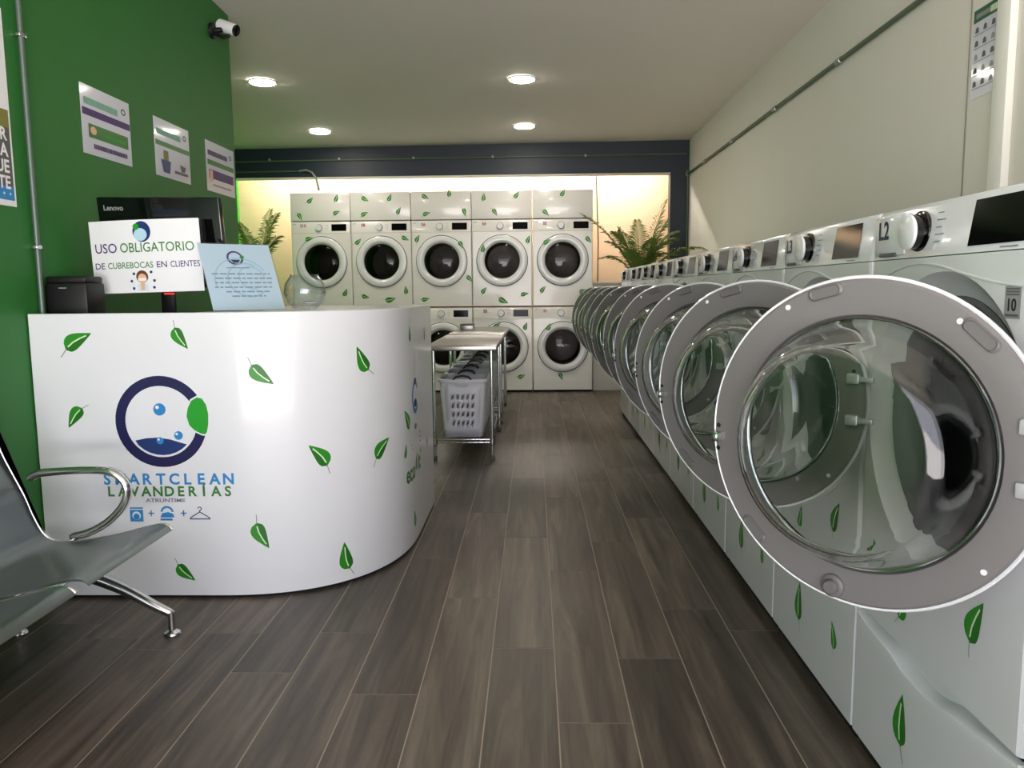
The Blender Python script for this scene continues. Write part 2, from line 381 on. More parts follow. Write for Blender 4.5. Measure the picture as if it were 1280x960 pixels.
# ---- washers
WZ = .909
def make_door(parent):
    """Open door: local x towards the hinge, y away from the viewer of its inner side."""
    cx = -.318; fn = lambda r, a, t: (cx + r * math.cos(a), t, r * math.sin(a))
    mb = MB(); mb.lathe([(.2355, .03), (.2355, .006), (.238, .001), (.243, 0), (.252, -.001), (.262, -.0015), (.28, -.001), (.297, .001), (.3015, .005), (.302, .010)], m_taupe, fn, 96)
    d = mb.build('door', parent, 25); d.location = (-.014, .276, WZ); d.scale = (1.018, 1, 1.018)
    MB().lathe([(.302, .008), (.3055, .006), (.308, .010), (.307, .02), (.29, .033), (.26, .044), (.246, .042), (.238, .03), (.2355, .028)], m_trim, fn, 96).build('outer_trim', d)
    MB().lathe([(.2355, .004), (.2325, .0), (.2285, .003), (.2305, .012), (.2355, .014)], m_chrome, fn, 96).build('glass_rim', d)
    prof = [(.231, .004), (.2265, -.012), (.219, -.035), (.209, -.06), (.198, -.083), (.189, -.098), (.180, -.107), (.168, -.112), (.15, -.1145), (.09, -.118), (.02, -.119)]
    def ringp(r, t, n=96): return [(cx + r * math.cos(2 * PI * j / n), t, r * math.sin(2 * PI * j / n)) for j in range(n)]
    out = [ringp(*p) for p in prof]; inn = [ringp(max(p[0] - (.006 if i < 6 else .003), .01), p[1] + (.001 if i < 4 else .006)) for i, p in enumerate(prof)]
    g = MB(); g.loft(inn[::-1] + out, m_glass, True, True, True); g.build('glass_bowl', d, 60)
    for deg, r, l in ((104, .286, .022), (47, .284, .024), (-135, .284, .02)):
        a = math.radians(deg); T = Matrix.Translation((cx + r * math.cos(a), .0005, r * math.sin(a))) @ Matrix.Rotation(-(a + PI / 2), 4, 'Y')
        pts = []; n = 10
        for s in (1, -1):
            for j in range(n + 1):
                b = -PI / 2 + PI * j / n; pts.append((s * l + s * math.cos(b) * .0115, s * math.sin(b) * .0115))
        p = MB(); mk = lambda k, y: [T @ Vector((x * k, y, z * k)) for x, z in pts]
        p.loft([mk(1, .004), mk(1, -.004), mk(.86, -.007), mk(.8, -.005)], m_pad, True, False, True); p.build('rubber_pad', d)
    a = math.radians(-97); bx, bz = cx + .277 * math.cos(a), .277 * math.sin(a)
    MB().lathe([(.023, .0), (.022, -.006), (.017, -.009), (.0145, -.009), (.0135, -.016), (.011, -.019), (.0, -.019)], m_pad, lambda r, a, t: (bx + r * math.cos(a), t, bz + r * math.sin(a)), 24).build('bump_stop', d)
    lx, lz = cx - .291, -.022
    l = MB().box(lx - .010, lx + .008, -.013, .002, lz - .010, lz + .010, m_chrome, .003).box(lx - .003, lx + .003, -.019, -.012, lz - .007, lz + .007, m_chrome, .002)
    for z in (.024, -.024): l.lathe([(.0, -.0006), (.005, -.0006)], m_dark, lambda r, a, t, z=z: (lx + r * math.cos(a), t, lz + z + r * math.sin(a)), 12)
    l.build('latch', d)
    for z in (.066, -.036):
        h = MB().box(-.062, -.03, -.010, .004, z - .013, z + .013, m_hinge, .004).box(-.034, .004, -.006, .005, z - .007, z + .007, m_hinge, .002)
        for dz in (.022, -.022): h.lathe([(.0, -.0008), (.005, -.0008)], m_dark, lambda r, a, t, z=z, dz=dz: (-.046 + r * math.cos(a), t, z + dz + r * math.sin(a)), 12)
        h.build('hinge', d)
    for deg, r in ((55, .28), (120, .287), (-40, .285)):
        a = math.radians(deg); px, pz = cx + r * math.cos(a), r * math.sin(a)
        MB().lathe([(.0055, .001), (.005, -.0015), (.0, -.002)], m_trim, lambda r, a, t: (px + r * math.cos(a), t, pz + r * math.sin(a)), 12).build('screw_cap', d)
    return d
PZ = .38
def make_washer(i, first):
    yc = .954 + .7 * i
    lab = 'white front-load washer on a pedestal, grey door open, marked L%d' % (i + 1)
    extra = ['nearest to the camera', 'second nearest in the row', 'third from the near end', 'fourth from the near end', 'fifth from the near end', 'sixth from the near end', 'fourth from the far end', 'third from the far end', 'second from the far end', 'last one beside the palm'][i]
    t = thing('washing_machine', lab + ', ' + extra, 'washing machine', (.839, yc, 0), 0, 'washers along the right wall')
    b = MB(); shell(b, HW, PZ, 1.262, WZ, .322, m_white, .76)
    f = fx(WZ)
    b.lathe([(.322, 0), (.317, .006), (.312, .012), (.29, .03), (.272, .036)], m_white, f)
    FN = ffn(0)
    rr = random.Random(i * 7 + 2)
    for q in ((.19, .55, 78 + rr.uniform(-8, 8), .13, FN), (-.11, .47, 62, .1, FN, -1), (-.24, .53, 110, .1, FN)): sticker(t, *q)
    # energy badge below the display
    rect(b, .217, .264, 1.143, 1.2, m_label, FN, 1); put_text(b, '10', .2405, 1.157, .022, m_blackm, FN, 2)
    for k in range(3): rect(b, .221, .26, 1.194 - k * .005, 1.1965 - k * .005, m_slate, FN, 2)
    rect(b, .221, .26, 1.147, 1.151, m_slate, FN, 2)
    # swooping crease under the console
    cr = curve([(-.338, 1.18), (-.27, 1.222), (-.18, 1.244), (-.1, 1.25), (-.02, 1.243), (.08, 1.224), (.2, 1.206), (.338, 1.196)], 4)
    pts = [(-.0002, -u, z) for u, z in cr]
    b.tube(pts, .0028, m_white, 6)
    b.build('cabinet', t)
    if first is None:
        g = MB(); g.lathe([(.272, .034), (.262, .030), (.254, .038), (.244, .05), (.237, .07), (.24, .09)], m_gask, f, 64); first_parts['gasket'] = g.build('door_gasket', t)
        g = MB(); g.lathe([(.255, .075), (.26, .12), (.26, .5), (.22, .52), (.06, .53), (.0, .53)], m_drum, f, 48)
        for k in range(3):
            a = 2 * PI * k / 3 + .5; g.tube([f(.255, a, .12), f(.235, a, .2), f(.235, a, .4), f(.255, a, .48)], .03, m_drum, 8)
        first_parts['drum'] = g.build('drum', t)
        g = MB(); console(g, 1.264, 1.381, .76, m_cons)
        cf = lambda u, v, lay=1: (.0125 * (v - 1.264) / .105 - .0007 * lay, -u, v)
        for k in range(5): rect(g, -.055 + .0, -.03 + .012 * (k % 2), 1.352 - k * .015, 1.3545 - k * .015, m_lgrey, cf)
        for k in range(4): rect(g, -.185, -.165, 1.345 - k * .015, 1.347 - k * .015, m_lgrey, cf)
        for u, v in ((-.045, 1.283), (-.185, 1.287)): dot(g, u, v, .009, m_trim, cf, 2)
        rect(g, .19, .245, 1.2685, 1.2715, m_lgrey, cf)
        first_parts['console'] = g.build('control_console', t)
        g = MB(); poly2(g, [(.083, 1.277), (.265, 1.277), (.265, 1.364), (.088, 1.364)], m_disp, cf, 3); g.poly([cf(u, v, 0) for u, v in ((.083, 1.277), (.265, 1.277), (.265, 1.364), (.088, 1.364))], m_black)
        first_parts['display'] = g.build('display', t)
        kf = lambda r, a, t_: (t_ + .006, .12 + r * math.cos(a), 1.318 + r * math.sin(a))
        g = MB(); g.lathe([(.046, .003), (.045, -.004), (.036, -.006), (.034, -.006)], m_black, kf, 40); first_parts['bezel'] = g.build('dial_bezel', t)
        g = MB(); g.lathe([(.036, -.004), (.037, -.024)], m_black, kf, 40).lathe([(.037, -.024), (.0385, -.026), (.038, -.031), (.034, -.033), (.0, -.033)], m_trim, kf, 40); first_parts['dial'] = g.build('dial', t)
        g = MB(); g.box(-.002, .02, .178, .334, 1.272, 1.366, m_cons, .004); g.box(-.005, .0, .215, .30, 1.270, 1.279, m_gask, .002)
        first_parts['tray'] = g.build('detergent_drawer', t)
        n = 24; rows = []
        def cv(T, u):
            for (u0, z0), (u1, z1) in zip(T, T[1:]):
                if u <= u1: k = (u - u0) / (u1 - u0); k = k * k * (3 - 2 * k); return z0 + (z1 - z0) * k
            return T[-1][1]
        low = [(-.347, .366), (-.28, .352), (-.17, .342), (-.079, .325), (.007, .321), (.143, .341), (.257, .357), (.347, .366)]
        for k in range(n + 1):
            u = -HW + .004 + (2 * HW - .008) * k / n; zl = cv(low, u); dp_ = (.377 - zl) * .95 + .004
            rows.append([(.06, -u, .3765), (dp_, -u, .3765), (dp_ * .95, -u, .377 - (.377 - zl) * .4), (dp_ * .6, -u, .377 - (.377 - zl) * .8), (.003, -u, zl + .001), (.0, -u, zl - .002), (-.001, -u, zl - .008), (0, -u, zl - .04), (0, -u, .15), (0, -u, .04)])
        first_parts['rows'] = rows
        first_parts['door'] = make_door(t)
        parts = None
    else:
        for k in ('gasket', 'drum', 'console', 'display', 'bezel', 'dial', 'tray'): share(first_parts[k], t)
        d = share_tree(first_parts['door'], t)
    d = [c for c in t.children if c.name.startswith('door') and 'gasket' not in c.name][0]
    d.rotation_euler = (0, 0, math.radians(-46 + [0, 1.2, -1, .6, -.8, 1, 0, -1.2, .5, 0][i]))
    p = MB().box(.03, .76, -HW, HW, .02, PZ - .004, m_white).box(.02, .74, -HW + .01, HW - .01, 0, .03, m_dark).box(.008, .7, -HW + .004, HW - .004, .3772, .3836, m_dark)  # dark strip on top colours in the shade of the seam above the drawer
    p.build('pedestal', t)
    p = MB(); p.loft(first_parts['rows'], m_white, closed=False)
    for sgn in (1, -1): p.loft([[(0, sgn * (HW - .004), z), (.003, sgn * (HW - .001), z), (.03, sgn * HW, z)] for z in (.04, PZ - .008)], m_white, closed=False)
    sticker(t, -.075, .195, 100, .16, FN)
    if i > 1: sticker(t, .2, .215, 95, .1, FN, -1)
    p.build('pedestal_drawer', t)
    lb = MB(); put_text(lb, 'L%d' % (i + 1), -.282, 1.312, .042, m_lnavy, lambda u, v, lay=1: (-.0025 - .0004 * lay, -u, v))
    lb.build('number_label', t)
    return t
first_parts = {}
first = None
for i in range(10):
    w = make_washer(i, first); first = first or w

# ---- stacked dryers
DY, DX0 = 9.25, -2.8072
dleaf = {10: [(160, 425, 25), (410, 820, 50)], 8: [(512, 440, 30), (868, 412, -40), (557, 840, -28), (740, 865, 0), (863, 808, 80)],
         6: [(965, 425, 75), (1280, 462, -45), (1345, 705, -60), (1005, 860, 0)]}
dl2 = {4: [(253, 485, 70), (597, 425, 85), (262, 797, 65), (400, 855, -40), (558, 825, 25)], 2: [(738, 440, 45), (1047, 412, -60), (710, 790, 65), (1003, 803, 35)]}
x0s = {10: (25, 290), 8: (468, 288), 6: (917, 282), 4: (175, 268), 2: (633, 265)}
DL = {}
for n, L in list(dleaf.items()) + list(dl2.items()):
    DL[n] = [((c[0] - x0s[n][0]) / 641 - .35, 1.0 - (c[1] - x0s[n][1]) / 641, c[2]) for c in L]
DL[1] = [(-.175, .76, 50), (-.035, .19, -55)]; DL[3] = [(.27, .76, 85), (.2, .19, 8), (-.08, .79, 20)]
DL[5] = [(.2, .2, 40), (-.22, .75, 60)]; DL[7] = [(-.2, .2, 30)]; DL[9] = [(.1, .18, 60)]
dp = {}
where = ['leftmost', 'second from the left', 'middle', 'second from the right', 'rightmost']
def make_dryer(col, row):
    num = 10 - 2 * col - (1 - row); z = 1.004 * row + .002
    t = thing('tumble_dryer', 'white dryer marked S%d, %s of the %s row, round door shut' % (num, where[col], 'upper' if row else 'lower'), 'dryer', (DX0 + .35 + .7 * col, DY, z), PI / 2, 'stacked dryers at the back')
    zc = .53; b = MB(); shell(b, HW, .006 if row else .02, .862, zc, .3, m_dryer, .72)
    f = fx(zc); b.lathe([(.3, 0), (.298, .012)], m_dryer, f); b.lathe([(.298, .012), (.2, .03)], m_dark, f)
    if not row: b.box(.02, .7, -HW + .01, HW - .01, 0, .03, m_dark)
    b.build('cabinet', t)
    for u, v, a in DL[num]:
        r = math.hypot(u, v - zc); x = 0 if r > .31 else (-.029 if r > .2 else -.05)
        sticker(t, u, v, a, (.16 if (num, a) in ((8, 0), (4, -40)) else .122), ffn(x - .001), 1 if a % 2 else -1)
    if not dp:
        g = MB(); console(g, .864, .998, .72, m_dryer, .008); cf = lambda u, v, lay=1: (.008 * (v - .864) / .12 - .0007 * lay, -u, v)
        for q in range(4): rect(g, .05, .085, .955 - q * .018, .957 - q * .018, m_lgrey, cf)
        rect(g, -.325, -.29, .965, .97, m_lgrey, cf); dp['c'] = g.build('control_console', t)
        g = MB(); rect(g, .125, .298, .888, .966, m_disp, cf, 3); dp['d'] = g.build('display', t)
        kf = lambda r, a, x: (x + .004, .02 + r * math.cos(a), .925 + r * math.sin(a))
        g = MB(); g.lathe([(.042, .002), (.041, -.002), (.037, -.004)], m_gask, kf, 32); g.lathe([(.037, -.002), (.036, -.026), (.032, -.03), (0, -.03)], m_trim, kf, 32); dp['k'] = g.build('dial', t)
        g = MB(); g.lathe([(.2, .02), (.205, .12), (.24, .13), (.26, .4), (.2, .45), (0, .46)], m_drum, f, 40); dp['r'] = g.build('drum', t)
        g = MB(); g.lathe([(.293, .01), (.292, -.012), (.287, -.022), (.277, -.027), (.24, -.0285), (.228, -.026), (.214, -.014), (.206, -.006), (.203, .012)], m_trim, f, 72)
        dr = g.build('door', t); dp['o'] = dr
        gi = [(.206, .004), (.2, -.012), (.185, -.022), (.13, -.036), (.06, -.043), (.008, -.045)]
        g = MB(); R = lambda o: [[f(max(r - o * .5, .004), 2 * PI * j / 64, x + o) for j in range(64)] for r, x in gi]
        g.loft(R(.005)[::-1] + R(0), m_dglass, True, True, True); g.build('door_glass', dr, 60)
    else:
        for q in ('c', 'd', 'k', 'r'): share(dp[q], t)
        share_tree(dp['o'], t)
    l = MB(); put_text(l, 'S%d' % num, -.205, .935, .035, m_redp, lambda u, v, lay=1: (.004 - .0008 * lay, -u, v)); l.build('number_label', t)
for row in (0, 1):
    for col in range(5): make_dryer(col, row)
pl = [[((155 - 10) / 641, (115 - 60) / 641, 30), ((352 - 10) / 641, .07, 60), (.1, .262, -50), (.533, .24, 40)],
      [(.17, .065, -45), (.45, .07, 50), (.565, .228, 75), (.158, .258, 40)], [(.168, .05, -40), (.176, .262, 30), (.44, .03, 80), (.61, .23, -60)],
      [(.136, .08, 70), (.51, .055, 40), (.26, .238, -45)], [(.34, .04, 45), (.144, .255, -30)]]
for col in range(5):
    t = thing('cover_box', 'white leaf-printed cover box above the %s dryer column' % ['leftmost', 'second', 'middle', 'fourth', 'rightmost'][col], 'cover box', (DX0 + .35 + .7 * col, DY, 2.012), PI / 2, 'cover boxes on the dryers')
    b = MB().box(.0, .6, -HW, HW, 0, .318, m_dryer, .004); b.build('box', t)
    for u, v, a in pl[col]: sticker(t, u - .35, .318 - v, a, .118, ffn(.0), 1 if v > .1 else -1)

# ---------------------------------------------------------------- reception counter
path = [(XL + .006, 2.97), (-1.25, 2.97)]
for k in range(1, 41):
    th = k / 40 * PI / 2; path.append((-1.25 + .685 * math.sin(th) ** (2 / 2.4), 3.77 - .80 * max(math.cos(th), 0) ** (2 / 2.4)))
path.append((-.565, 4.35))
cum = [0]
for a, b in zip(path, path[1:]): cum.append(cum[-1] + math.hypot(b[0] - a[0], b[1] - a[1]))
def at_path(s):
    s += 0.034                                                        # prints were measured from x = -1.89
    for i in range(len(path) - 1):
        if s <= cum[i + 1] or i == len(path) - 2:
            k = (s - cum[i]) / (cum[i + 1] - cum[i]); a, b = path[i], path[i + 1]; d = ((b[0] - a[0]), (b[1] - a[1])); L = math.hypot(*d)
            return a[0] + d[0] * k, a[1] + d[1] * k, d[1] / L, -d[0] / L
def cfn(s, z, lay=1): x, y, nx, ny = at_path(s); return (x + nx * .0009 * lay, y + ny * .0009 * lay, z)
def offs(o):
    r = []
    for i, p in enumerate(path):
        a, b = path[max(i - 1, 0)], path[min(i + 1, len(path) - 1)]; d = (b[0] - a[0], b[1] - a[1]); L = math.hypot(*d)
        r.append((p[0] - d[1] / L * o, p[1] + d[0] / L * o))
    return r
ZK = 1.126
t = thing('reception_counter', 'white curved reception counter with leaf prints and round logo', 'counter', (-1.2, 3.5, 0))
inv = Matrix.Translation((1.2, -3.5, 0))
def under(o, par=t):                                                 # world coordinates into the thing's own space
    o.data.transform(Matrix.Translation(-par.location)); return o
o0, o1 = path, offs(.03)
b = MB(); b.loft([[(x, y, .014) for x, y in o0], [(x, y, ZK - .003) for x, y in o0], [(x, y, ZK) for x, y in offs(.003)], [(x, y, ZK) for x, y in o1], [(x, y, .014) for x, y in o1]], m_count, closed=False)
b.poly([(*o0[0], .014), (*o0[0], ZK), (*o1[0], ZK), (*o1[0], .014)], m_count)
b.box(-1.30, -.566, 4.32, 4.35, .014, ZK, m_count)
under(b.build('front_panel', t))
led = [p for p in o1 if p[0] > -1.3]; led = [(-1.3, o1[0][1])] + led + [(-1.3, 4.35)]
b = MB(); b.poly([(x, y, ZK) for x, y in led], m_count); b.poly([(x, y, ZK - .03) for x, y in led], m_count); b.loft([[(x, y, ZK) for x, y in led], [(x, y, ZK - .03) for x, y in led]], m_count)
under(b.build('ledge', t))
under(MB().box(XL + .003, -1.302, 3.002, 3.75, 1.05, 1.08, m_blackm, .003).build('worktop', t))
pk = offs(.012); b = MB(); b.loft([[(x, y, 0) for x, y in pk], [(x, y, .03) for x, y in pk]], m_dark, closed=False); under(b.build('plinth', t))
LV = [((.084, .959), (.201, 1.059)), ((.527, 1.099), (.569, .986)), ((.801, .956), (.885, .843)), ((1.331, .858), (1.231, .972)), ((.177, .776), (.086, .692)), ((1.093, .475), (1.02, .604)),
      ((1.313, .463), (1.419, .579)), ((.805, .338), (.838, .197)), ((1.19, .034), (1.138, .177)), ((.477, .167), (.547, .07)), ((1.659, .535), (1.596, .668)), ((1.568, .431), (1.606, .508)),
      ((1.721, .063), (1.715, .171)), ((2.175, .374), (2.155, .442)), ((1.687, .95), (1.708, 1.04)), ((2.142, .927), (2.157, 1.017))]
for k, (s, e) in enumerate(LV): b = MB(); leaf(b, *s, *e, cfn, 1 if k in (0, 3, 6, 8) else -1); under(b.build('leaf_print', t, recalc=False))
b = MB(); u0, v0 = .4545, .709
ring(b, u0, v0, .139, .178, m_lnavy, cfn, 1)
wv = [(u0 - .105, .636), (u0 - .06, .645), (u0 - .02, .647), (u0 + .03, .64), (u0 + .095, .62)]
for k in range(9):
    a = math.radians(-43 - k * 11.5); wv.append((u0 + .131 * math.cos(a), v0 + .131 * math.sin(a)))
poly2(b, wv, m_lblue2, cfn, 1)
for u, v, r in ((u0 - .003, .757, .024), (u0 + .065, .655, .017), (u0 - .008, .635, .014)):
    dot(b, u, v, r, m_lblue, cfn, 2); dot(b, u - r * .35, v + r * .35, r * .3, m_paper, cfn, 3)
cap = [(.556, .73), (.562, .76), (.577, .79), (.6, .803), (.62, .798), (.634, .775), (.641, .74), (.639, .7), (.632, .668), (.625, .66), (.61, .662), (.585, .675), (.565, .695)]
cc = (.6, .73); poly2(b, [(cc[0] + (p[0] - cc[0]) * 1.14, cc[1] + (p[1] - cc[1]) * 1.1) for p in cap], m_count, cfn, 3); poly2(b, cap, m_lgreen, cfn, 4)
spaced(b, 'SMARTCLEAN', .228, .0529, .463, .044, m_lblue, cfn); spaced(b, 'LAVANDER\u00cdAS', .241, .0459, .416, .040, m_tgreen, cfn)
put_text(b, 'ATRUNTIME', .4525, .392, .0145, m_lgrey, cfn, 1, 'c', .157)
u, v = .335, .318                                                    # washer, iron, hanger icons
rect(b, u - .026, u + .026, v - .004, v + .043, m_lblue, cfn); rect(b, u - .026, u + .026, v + .047, v + .053, m_lblue, cfn); dot(b, u, v + .02, .017, m_count, cfn, 2); dot(b, u, v + .016, .0125, m_lblue, cfn, 3)
for uu in (.393, .521): line2(b, [(uu - .012, .347), (uu + .012, .347)], .005, m_lblue, cfn); line2(b, [(uu, .335), (uu, .359)], .005, m_lblue, cfn)
u = .456; poly2(b, [(u - .028, .33), (u + .028, .33), (u + .024, .345), (u + .004, .352), (u - .02, .347)], m_lblue, cfn); rect(b, u - .028, u + .02, .318, .326, m_lblue, cfn); ring(b, u, .35, .018, .026, m_lblue, cfn, 1, .1, 3.0, 14)
u = .585; line2(b, [(u, .352), (u - .036, .33), (u - .04, .324), (u + .04, .324), (u + .036, .33), (u, .352), (u, .359)], .004, m_lblue2, cfn); ring(b, u, .365, .005, .0085, m_lblue2, cfn, 1, -1.4, 3.1, 14)
under(b.build('logo_print', t, recalc=False)); b = MB()
# side emblem and word on the curve
ring(b, 1.80, .70, .058, .08, m_lblue, cfn, 1, .5, 5.6, 30); dot(b, 1.80, .67, .04, m_lblue2, cfn, 1, 16, .02); dot(b, 1.80, .775, .03, m_lblue2, cfn, 2, 16, .016)
dot(b, 1.79, .56, .03, m_lblue, cfn, 1, 14, .014)
for k in range(3): rect(b, 1.66 + .02 * k, 1.94, .505 - k * .022, .512 - k * .022, m_lgrey, cfn)
put_text(b, 'eco', 1.595, .322, .085, m_tgreen, cfn, 1, 'l', .16); leaf(b, 1.79, .322, 1.80, .43, cfn, 1); put_text(b, 'it:', 1.84, .335, .085, m_tgreen, cfn, 1, 'l', .075)
put_text(b, '+', 1.93, .39, .05, m_tgreen, cfn, 1, 'c')
under(b.build('side_logo_print', t, recalc=False))

# ---------------------------------------------------------------- things on the counter
def plane_fn(org, ux, vy, n, bend=0, w=1):
    org, ux, vy, n = Vector(org), Vector(ux).normalized(), Vector(vy).normalized(), Vector(n).normalized()
    return lambda u, v, lay=1: tuple(org + ux * u + vy * v + n * (.0006 * lay + bend * (u / w) ** 2))
yw, ln = math.radians(6), math.radians(9)
t = thing('computer_monitor', 'black computer monitor seen from behind on the reception counter', 'monitor', (-1.6, 3.42, 1.08))
R = Matrix.Rotation(-yw, 4, 'Z') @ Matrix.Rotation(ln, 4, 'X')                       # leans its top towards the camera
R = Matrix.Translation((.02, -.03, .335)) @ R @ Matrix.Rotation(math.radians(1.5), 4, 'Y')
MB().box(-.275, .275, -.012, .02, -.19, .19, m_black, .006, T=R).box(-.2, .2, -.03, -.005, -.15, .10, m_blackm, .01, T=R).build('screen_housing', t)
MB().box(-.03, .03, .02, .045, .02, .28, m_blackm, .006).build('neck', t)
MB().box(-.13, .13, -.07, .14, .0, .014, m_blackm, .005).build('stand_base', t)
lf = MB(); lg = lambda u, v, lay=1: tuple(R @ Vector((u, -.0125 - .0006 * lay, v))); put_text(lf, 'Lenovo', -.245, .135, .022, m_label, lg, 1, 'l'); lf.build('brand_lettering', t)
MB().box(.01, .05, -.03, -.02, .115, .121, m_red).build('power_light', t)
t = thing('paper_notice', 'white paper notice USO OBLIGATORIO taped to the back of the monitor', 'notice', (-1.6, 3.25, 1.352))
nz = Vector((-.05, -1, .0)); pf = plane_fn((0, 0, 0), (1, -.05, .022), (-.02, -.03, 1), nz, -.02, .23)
b = MB(); N = 10
for lay in (0, -1):
    b.add([pf(-.236 + .472 * k / N, v, lay) for k in range(N + 1) for v in (-.148, .148)], [[2 * k, 2 * k + 1, 2 * k + 3, 2 * k + 2] for k in range(N)], m_paper)
dot(b, .0, .1, .038, m_lblue2, pf, 1, 24, .042); dot(b, -.006, .088, .028, m_blueg, pf, 2, 20, .026); dot(b, -.022, .12, .013, m_lgreen, pf, 3)
put_text(b, 'USO', -.215, .018, .04, m_purple, pf, 1, 'l', .1, bold=.006); put_text(b, 'OBLIGATORIO', .21, .018, .04, m_tgreen, pf, 1, 'r', .31, bold=.006)
for st, u, w, m in (('DE', -.222, .045, m_purple), ('CUBREBOCAS', -.163, .2, m_tgreen), ('EN', .052, .042, m_purple), ('CLIENTES', .109, .118, m_purple)): put_text(b, st, u, -.047, .026, m, pf, 1, 'l', w, bold=.008)
dot(b, -.015, -.083, .026, m_hair, pf, 1, 20); dot(b, -.015, -.09, .019, m_skin, pf, 2, 18, .02); rect(b, -.033, .003, -.1, -.088, m_paper, pf, 3)
rect(b, -.038, .008, -.142, -.112, m_bluep, pf, 1); rect(b, -.024, -.006, -.138, -.106, m_skin, pf, 2)
for u, v in ((-.05, -.07), (.025, -.065), (-.062, -.1), (.036, -.1), (-.055, -.13), (.033, -.128)): dot(b, u, v, .006, m_lblue2, pf, 1, 10)
b.build('sheet', t, recalc=False)
# leaning acrylic sign
t = thing('acrylic_sign', 'pale blue information sheet in a leaning clear acrylic stand on the counter', 'sign', (-1.15, 3.2, ZK))
ya, la = math.radians(40), math.radians(30); wv_ = Vector((math.cos(ya), math.sin(ya), 0)); nr = Vector((math.sin(ya), -math.cos(ya), 0)); uv = (-nr * math.sin(la) + Vector((0, 0, math.cos(la)))); nn = wv_.cross(uv)
af = plane_fn((0, 0, .004), wv_, uv, nn)
b = MB(); rect(b, -.148, .148, 0, .312, m_bluep, af, 0)
ring(b, -.01, .245, .026, .034, m_purple, af, 1); poly2(b, [(-.03, .237), (.01, .237), (.0, .222), (-.02, .222)], m_lblue2, af, 1); dot(b, .02, .25, .009, m_lgreen, af, 2)
m_swirl = mat('print_swirl', 'b3d3e2', .4); m_tx = mat('print_text_grey', '8da6b6', .4)
ring(b, .04, .15, .05, .056, m_swirl, af, 1, 0, 5); ring(b, .02, .14, .075, .083, m_swirl, af, 1, 1, 5.5); ring(b, .0, .13, .11, .116, m_swirl, af, 1, .5, 3.4)
rr = random.Random(5)
for k, (a, e) in enumerate(((-.12, .12), (-.11, .125), (-.115, .12), (-.12, .115), (-.08, .1), (-.06, .08))):
    u = a
    while u < e: w = rr.uniform(.012, .034); rect(b, u, min(u + w, e), .165 - k * .021, .172 - k * .021, m_tx, af, 2); u += w + .006
rect(b, -.055, .04, .195, .2, m_tx, af, 2)
b.build('printed_sheet', t, recalc=False)
b = MB(); pts = [(-.152, -.002), (.152, -.002), (.152, .316), (-.152, .316)]
b.loft([[tuple(Vector(af(u, v, 2)) + nn * .001) for u, v in pts], [tuple(Vector(af(u, v, 2)) + nn * .003) for u, v in pts]], m_acr, True, True, True)
bk = nr * -.11
b.loft([[tuple(wv_ * u + nr * .004 + Vector((0, 0, .001))) for u in (-.152, .152)] + [tuple(wv_ * u + bk + Vector((0, 0, .001))) for u in (.152, -.152)], [tuple(wv_ * u + nr * .004 + Vector((0, 0, .003))) for u in (-.152, .152)] + [tuple(wv_ * u + bk + Vector((0, 0, .003))) for u in (.152, -.152)]], m_acr, True, True, True)
b.build('acrylic_stand', t)
# fish bowl
t = thing('glass_bowl', 'round clear glass fishbowl with a few slips inside on the counter', 'bowl', (-.99, 3.43, ZK))
po = [(.0, .003), (.048, .003), (.055, .007), (.077, .03), (.09, .07), (.084, .11), (.066, .136), (.06, .142), (.062, .148)]
pi = [(.059, .147), (.0575, .142), (.0635, .134), (.081, .109), (.087, .07), (.074, .033), (.053, .012), (.0, .010)]
vf = lambda r, a, z: (max(r, .0005) * math.cos(a), max(r, .0005) * math.sin(a), z)
b = MB(); b.lathe([(max(r, .0005), z) for r, z in po + pi], m_bowl, vf, 48); b.build('bowl', t, 60, merge=True)
b = MB(); rr = random.Random(3)
for k in range(7):
    T = Matrix.Translation((rr.uniform(-.03, .03), rr.uniform(-.03, .03), .018 + .004 * k)) @ Matrix.Rotation(rr.uniform(0, 6), 4, 'Z') @ Matrix.Rotation(rr.uniform(-.3, .3), 4, 'X')
    b.box(-.022, .022, -.012, .012, -.0005, .0005, m_paper if k % 2 else m_skin, T=T)
tag(b.build('paper_slips'), 'little pile of paper slips inside the glass fishbowl', 'paper slips', kind='stuff').location = (-.99, 3.43, ZK)
# printer and clutter
t = thing('printer', 'black printer at the left end of the counter by the green wall', 'printer', (-1.832, 3.16, 1.08))
MB().box(-.09, .08, -.08, .06, 0, .165, m_blackm, .012).build('body', t); MB().box(-.088, .075, -.075, .055, .163, .19, m_blackm, .01).build('lid', t)
MB().box(-.03, .0, -.0825, -.079, .142, .146, m_label).build('badge', t); MB().box(-.07, .06, -.105, -.07, .03, .05, m_black, .004).build('paper_tray', t)
t = thing('keyboard', 'black keyboard lying in front of the monitor base', 'keyboard', (-1.52, 3.13, 1.08))
MB().box(-.2, .2, -.07, .07, 0, .02, m_blackm, .005).build('base', t)
k = MB()
for a in range(14):
    for c in range(4): k.box(-.188 + a * .027, -.165 + a * .027, -.055 + c * .028, -.031 + c * .028, .02, .027, m_black, .002)
k.build('keys', t)
c = MB().tube([(-1.70, 3.2, 1.087), (-1.68, 3.22, 1.10), (-1.6, 3.24, 1.088), (-1.5, 3.3, 1.1), (-1.42, 3.26, 1.088), (-1.36, 3.33, 1.1)], .005, m_black, 8)
tag(c.build('cable'), 'black cable trailing across the worktop under the monitor', 'cable')

